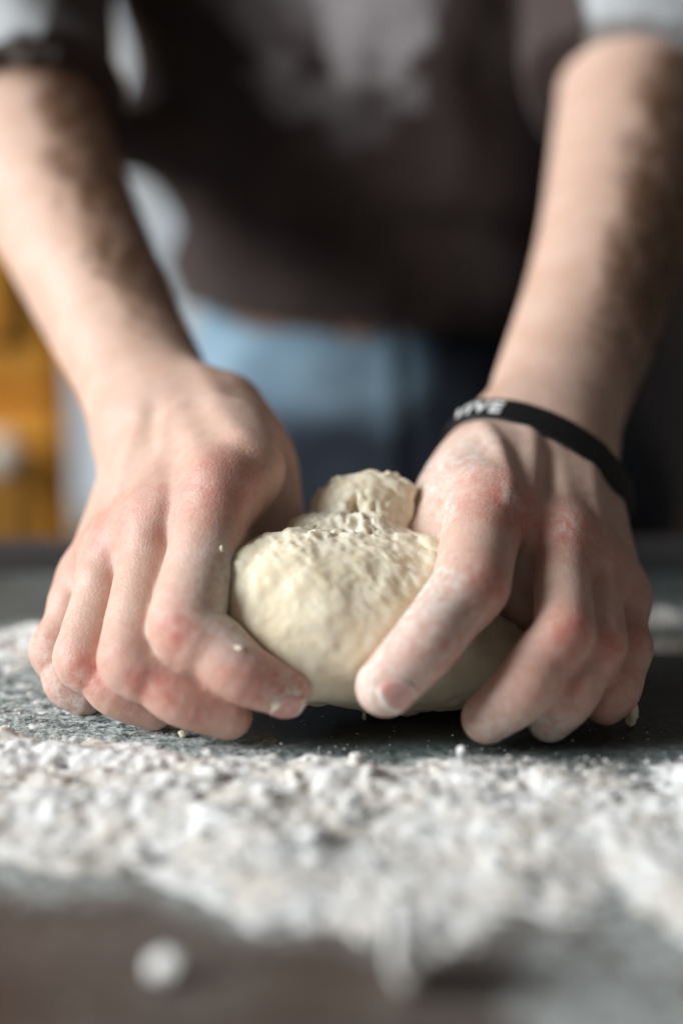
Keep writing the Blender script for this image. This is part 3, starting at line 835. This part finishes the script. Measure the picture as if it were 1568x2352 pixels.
def jeans():
    X = np.array((1.0, 0, 0))
    def sd(p):
        p = np.asarray(p, float)
        d = etube(p, np.array((TC, .93, -.02)), np.array((TC, .935, .18)), X, (.155, .112), (.112, .088))
        for s in (-1, 1):
            d = smin(d, cone(p, np.array((TC + s * .085, .925, -.03)), np.array((TC + s * .10, .93, -.42)), .098, .066), .03)
            d = smin(d, cone(p, np.array((TC + s * .10, .93, -.42)), np.array((TC + s * .11, .95, -.83)), .064, .052), .03)
        # pocket seam, folds
        d = d - .004 * fbm(p * np.array((16, 16, 30)), 3, 33)
        d = d - .003 * np.exp(-((p[:, 0] - .030 + .05 * (p[:, 2] - .05)) / .004) ** 2) + .003 * np.exp(-((p[:, 0] - .038 + .05 * (p[:, 2] - .05)) / .003) ** 2)
        return np.maximum(d, p[:, 2] - .15)
    V, F = nets(sd, np.arange(-.22, .30, .0055), np.arange(.76, 1.10, .0055), axis((-.9, -.1, .011), (-.1, .2, .0045)), newton=1)
    px, py = to_px(V)
    front = V[:, 1] < .93
    fn = .012 * fbm(V * 22, 3, 44); lit_hip = sstep(-(V[:, 0] - .040) + fn, -.014, .016) * sstep(V[:, 2] + fn, .038, .072) * front * np.clip(.85 + .5 * fbm(V * np.array((18, 18, 40)), 2, 46), 0, 1)  # light on the left hip painted into the denim, shade elsewhere
    m = mat_fabric('denim', (.05, .09, .14), (.03, .055, .09), 40)
    base = m.mix(m.rmp(m.noise(40, 4), .3, .7), (.022, .030, .045), (.014, .020, .032))
    f2 = m.mix(m.rmp(m.noise(14, 3), .3, .7), (.13, .23, .33), (.27, .40, .50))
    m.col(m.mix(m.attr('lit_hip'), base, f2))
    keep(raw_mesh('jeans', V, F, m.m, None, {'lit_hip': lit_hip}), person)
    sh = mat_plain('shoe_leather', (.03, .025, .022), .4)
    for s in (-1, 1):
        c = np.array((TC + s * .112, .90, TOP + .03))
        def ss(p):
            p = np.asarray(p, float)
            q = ell(p, c + (0, .02, .008), np.eye(3), (.048, .135, .045)); q = smin(q, cone(p, c + (0, .05, .02), c + (0, .055, .07), .045, .045), .02)
            return np.maximum(q, TOP + .001 - p[:, 2])
        V2, F2 = nets(ss, c[0] + np.arange(-.07, .07, .006), c[1] + np.arange(-.15, .19, .006), TOP + np.arange(-.01, .14, .006), newton=1)
        keep(raw_mesh('shoe', V2, F2, sh), person)
jeans()

# ------------------------------------------------------------------ wristband
def wristband():
    c = at(1230, 1108, .548)
    N = ARM[1][2][0] - ARM[1][0][0]; N = N / np.linalg.norm(N)
    U = SIDE[1] - N * (SIDE[1] @ N); U = U / np.linalg.norm(U); Vv = np.cross(N, U)
    if Vv[2] < 0: Vv = -Vv
    # tip the ring: lower towards the little-finger side
    U = U - N * .12; U /= np.linalg.norm(U); N = np.cross(U, Vv)
    if N[1] < 0: N = -N
    TH = np.linspace(0, 2 * np.pi, 181)[:-1]
    rad = np.zeros(180); ts = np.arange(.012, .050, .0004)
    for i, th in enumerate(TH):
        dr = U * math.cos(th) + Vv * math.sin(th)
        v = body_sdf(c + ts[:, None] * dr); ok = np.where(v > .0006)[0]; rad[i] = ts[ok[0]] if len(ok) else .04
    k = np.exp(-(np.arange(-24, 25) / 11.) ** 2); k /= k.sum()
    sm = np.convolve(np.concatenate((rad[-24:], rad, rad[:24])), k, 'valid')
    for _ in range(1):
        sm = np.maximum(sm, rad); sm = np.convolve(np.concatenate((sm[-24:], sm, sm[:24])), k, 'valid')
    sm = np.maximum(sm + .0003, rad + .0005)
    slack = .0010 * np.maximum(0, -np.cos(TH - R(20)))       # stands off the wrist on the thumb side
    sm = sm + slack
    rad_at = lambda th: float(np.interp(th % (2 * math.pi), np.append(TH, 2 * np.pi), np.append(sm, sm[0])))
    hu = hv = float(sm.mean())
    e = empty('wristband', c, 'black rubber wristband with white lettering round the right wrist', 'wristband')
    print('band', hu, hv)
    n = 160; prof = []
    W, T = .0064, .0010
    for k in range(16):
        a = 2 * math.pi * k / 16; ca, sa = math.cos(a), math.sin(a)
        prof.append((T * math.copysign(abs(ca) ** .35, ca), W * math.copysign(abs(sa) ** .35, sa)))
    def pos(th, dr, dn):
        r_ = rad_at(th) + dr; return U * math.cos(th) * r_ + Vv * math.sin(th) * r_ + N * dn
    V = [pos(2 * math.pi * i / n, a, b) for i in range(n) for a, b in prof]
    F = [(i * 16 + k, i * 16 + (k + 1) % 16, ((i + 1) % n) * 16 + (k + 1) % 16, ((i + 1) % n) * 16 + k) for i in range(n) for k in range(16)]
    m = M('black_rubber', .45, .4); m.col((.006, .006, .007)); m.bump(m.noise(700, 3), .1, .0004)
    o = raw_mesh('band', V, F, m.m); o.parent = e
    bm = bmesh.new(); bm.from_mesh(o.data); bmesh.ops.recalc_face_normals(bm, faces=bm.faces); bm.to_mesh(o.data); bm.free()
    cu = bpy.data.curves.new('lettering', 'FONT'); cu.body = 'VIVE'; cu.size = .0098; cu.space_character = 1.12; cu.extrude = .00012; cu.offset = .00032
    cu.align_x = 'CENTER'; cu.align_y = 'CENTER'
    t = bpy.data.objects.new('lettering_curve', cu); COL.objects.link(t)
    bpy.context.view_layer.update()
    me = bpy.data.meshes.new_from_object(t.evaluated_get(bpy.context.evaluated_depsgraph_get()))
    bpy.data.objects.remove(t)
    bm = bmesh.new(); bm.from_mesh(me)
    bmesh.ops.subdivide_edges(bm, edges=[x for x in bm.edges if x.calc_length() > .0015], cuts=3)
    th0 = R(146)
    L = rad_at(th0)
    for v in bm.verts:
        th = th0 - v.co.x / L
        v.co = Vector(pos(th, T + .0001 + v.co.z, v.co.y * 1.0))
    bm.to_mesh(me); bm.free(); me.name = 'lettering'
    me.materials.clear(); me.materials.append(mat_plain('white_lettering', (.75, .78, .78), .5))
    lo = bpy.data.objects.new('lettering', me); COL.objects.link(lo); lo.parent = e
wristband()

# ------------------------------------------------------------------ the dough
def dough():
    I3 = np.eye(3)
    c1 = at(770, 1420, .484)
    def sd(p):
        p = np.asarray(p, float)
        d = ell(p, at(765, 1425, .484), I3, (.0365, .030, .0290))
        d = smin(d, ell(p, at(690, 1390, .486), I3, (.026, .024, .0225)), .012)
        d = smin(d, ell(p, at(995, 1515, .497), I3, (.037, .020, .0175)), .016)
        d = smin(d, ell(p, at(930, 1370, .492), I3, (.028, .024, .0185)), .010)
        d = smin(d, ell(p, at(798, 1236, .4985), I3, (.0185, .0125, .0100)), .004)
        d = smin(d, ell(p, at(715, 1238, .497), I3, (.0085, .009, .0075)), .003)
        d2 = ell(p, at(822, 1195, .512), I3, (.0182, .016, .0155)); d2 = smin(d2, ell(p, at(880, 1150, .512), I3, (.0095, .010, .0085)), .006)
        d2 = smin(d2, ell(p, at(908, 1125, .510), I3, (.0040, .004, .0035)), .004)
        d = smin(d, d2, .003)
        d = smin(d, ell(p, at(560, 1292, .478), I3, (.0050, .008, .0030)), .002)
        d = smin(d, ell(p, at(700, 1235, .500), I3, (.0060, .008, .0060)), .003)
        d = smin(d, ell(p, at(628, 1335, .484), I3, (.0165, .018, .0105)), .010)
        d = smin(d, ell(p, at(905, 1320, .492), I3, (.0240, .020, .0105)), .010)
        # hole in the upper lump
        d = -smin(-d, cone(p, at(817, 1166, .499), at(817, 1160, .494), .0022, .0028), .003)
        n1 = fbm(p * 110 + 5, 3, 71); n2 = fbm(p * np.array((260, 260, 320)), 2, 81); n3 = fbm(p * 520, 2, 86)
        up = sstep(p[:, 2], .036, .062)                       # torn and sticky on top, smooth below
        bot = 1 - sstep(p[:, 2], .004, .014)
        rp = fbm(p @ np.array(((150., 0, 330), (0, 200., 0), (-120., 0, 420.))), 2, 61)
        msk = np.clip(.5 + 1.6 * fbm(p * 55, 2, 19), 0, 1); up = up * (.35 + .65 * msk); bk = sstep(p[:, 1], .496, .503)
        lo_ = fbm(p * 52 + 2, 2, 23)
        d = d - .0004 * n1 - .0015 * lo_ - .0008 * bk * n2 - (.0002 + .0002 * up + .0006 * bot) * n2 - (.0000 + .00012 * up) * n3 - .0008 * up * rp
        d = d + .0007 * up * np.maximum(0, np.abs(vn(p * 150 + 9, 5)) - .5)
        q = (p - at(800, 1215, .491)) / np.array((.0175, .014, .0085)); torn = np.exp(-((q * q).sum(1)) ** 2)
        d = d - torn * (.0009 * vn(p @ np.array(((430., 0, 60), (0, 300., 0), (90., 0, 210.))), 301) + .0006 * vn(p * np.array((800, 700, 420)), 305) + .0003)
        q = (p - at(815, 1165, .500)) / np.array((.017, .014, .012)); curd = np.exp(-((q * q).sum(1)) ** 2)
        d = d - curd * .0011 * (np.abs(vn(p * 300 + 3, 311)) - .35)
        return np.maximum(d, -.0003 - p[:, 2] + .0005)
    V, F = nets(sd, np.arange(-.052, .072, .0008), np.arange(.43, .545, .0008), np.arange(-.001, .088, .0008), newton=1)
    # the dough swells up where it is squeezed by the fingers
    bd, _n = body_sdf(V), grad(lambda v: sd(v), V, 6e-4)[1]
    V = V + _n * (.0010 * np.exp(-((bd - .0030) / .0035) ** 2) * (V[:, 2] > .004))[:, None]
    dry = .9 * gauss(V, at(800, 1215, .492), .008)
    o = raw_mesh('dough', V - c1, F, DOUGH, None, {'dry': np.clip(dry, 0, 1)}); o.location = c1
    tag(o, 'lump of pale sticky bread dough squeezed between the two hands', 'dough')
dough()
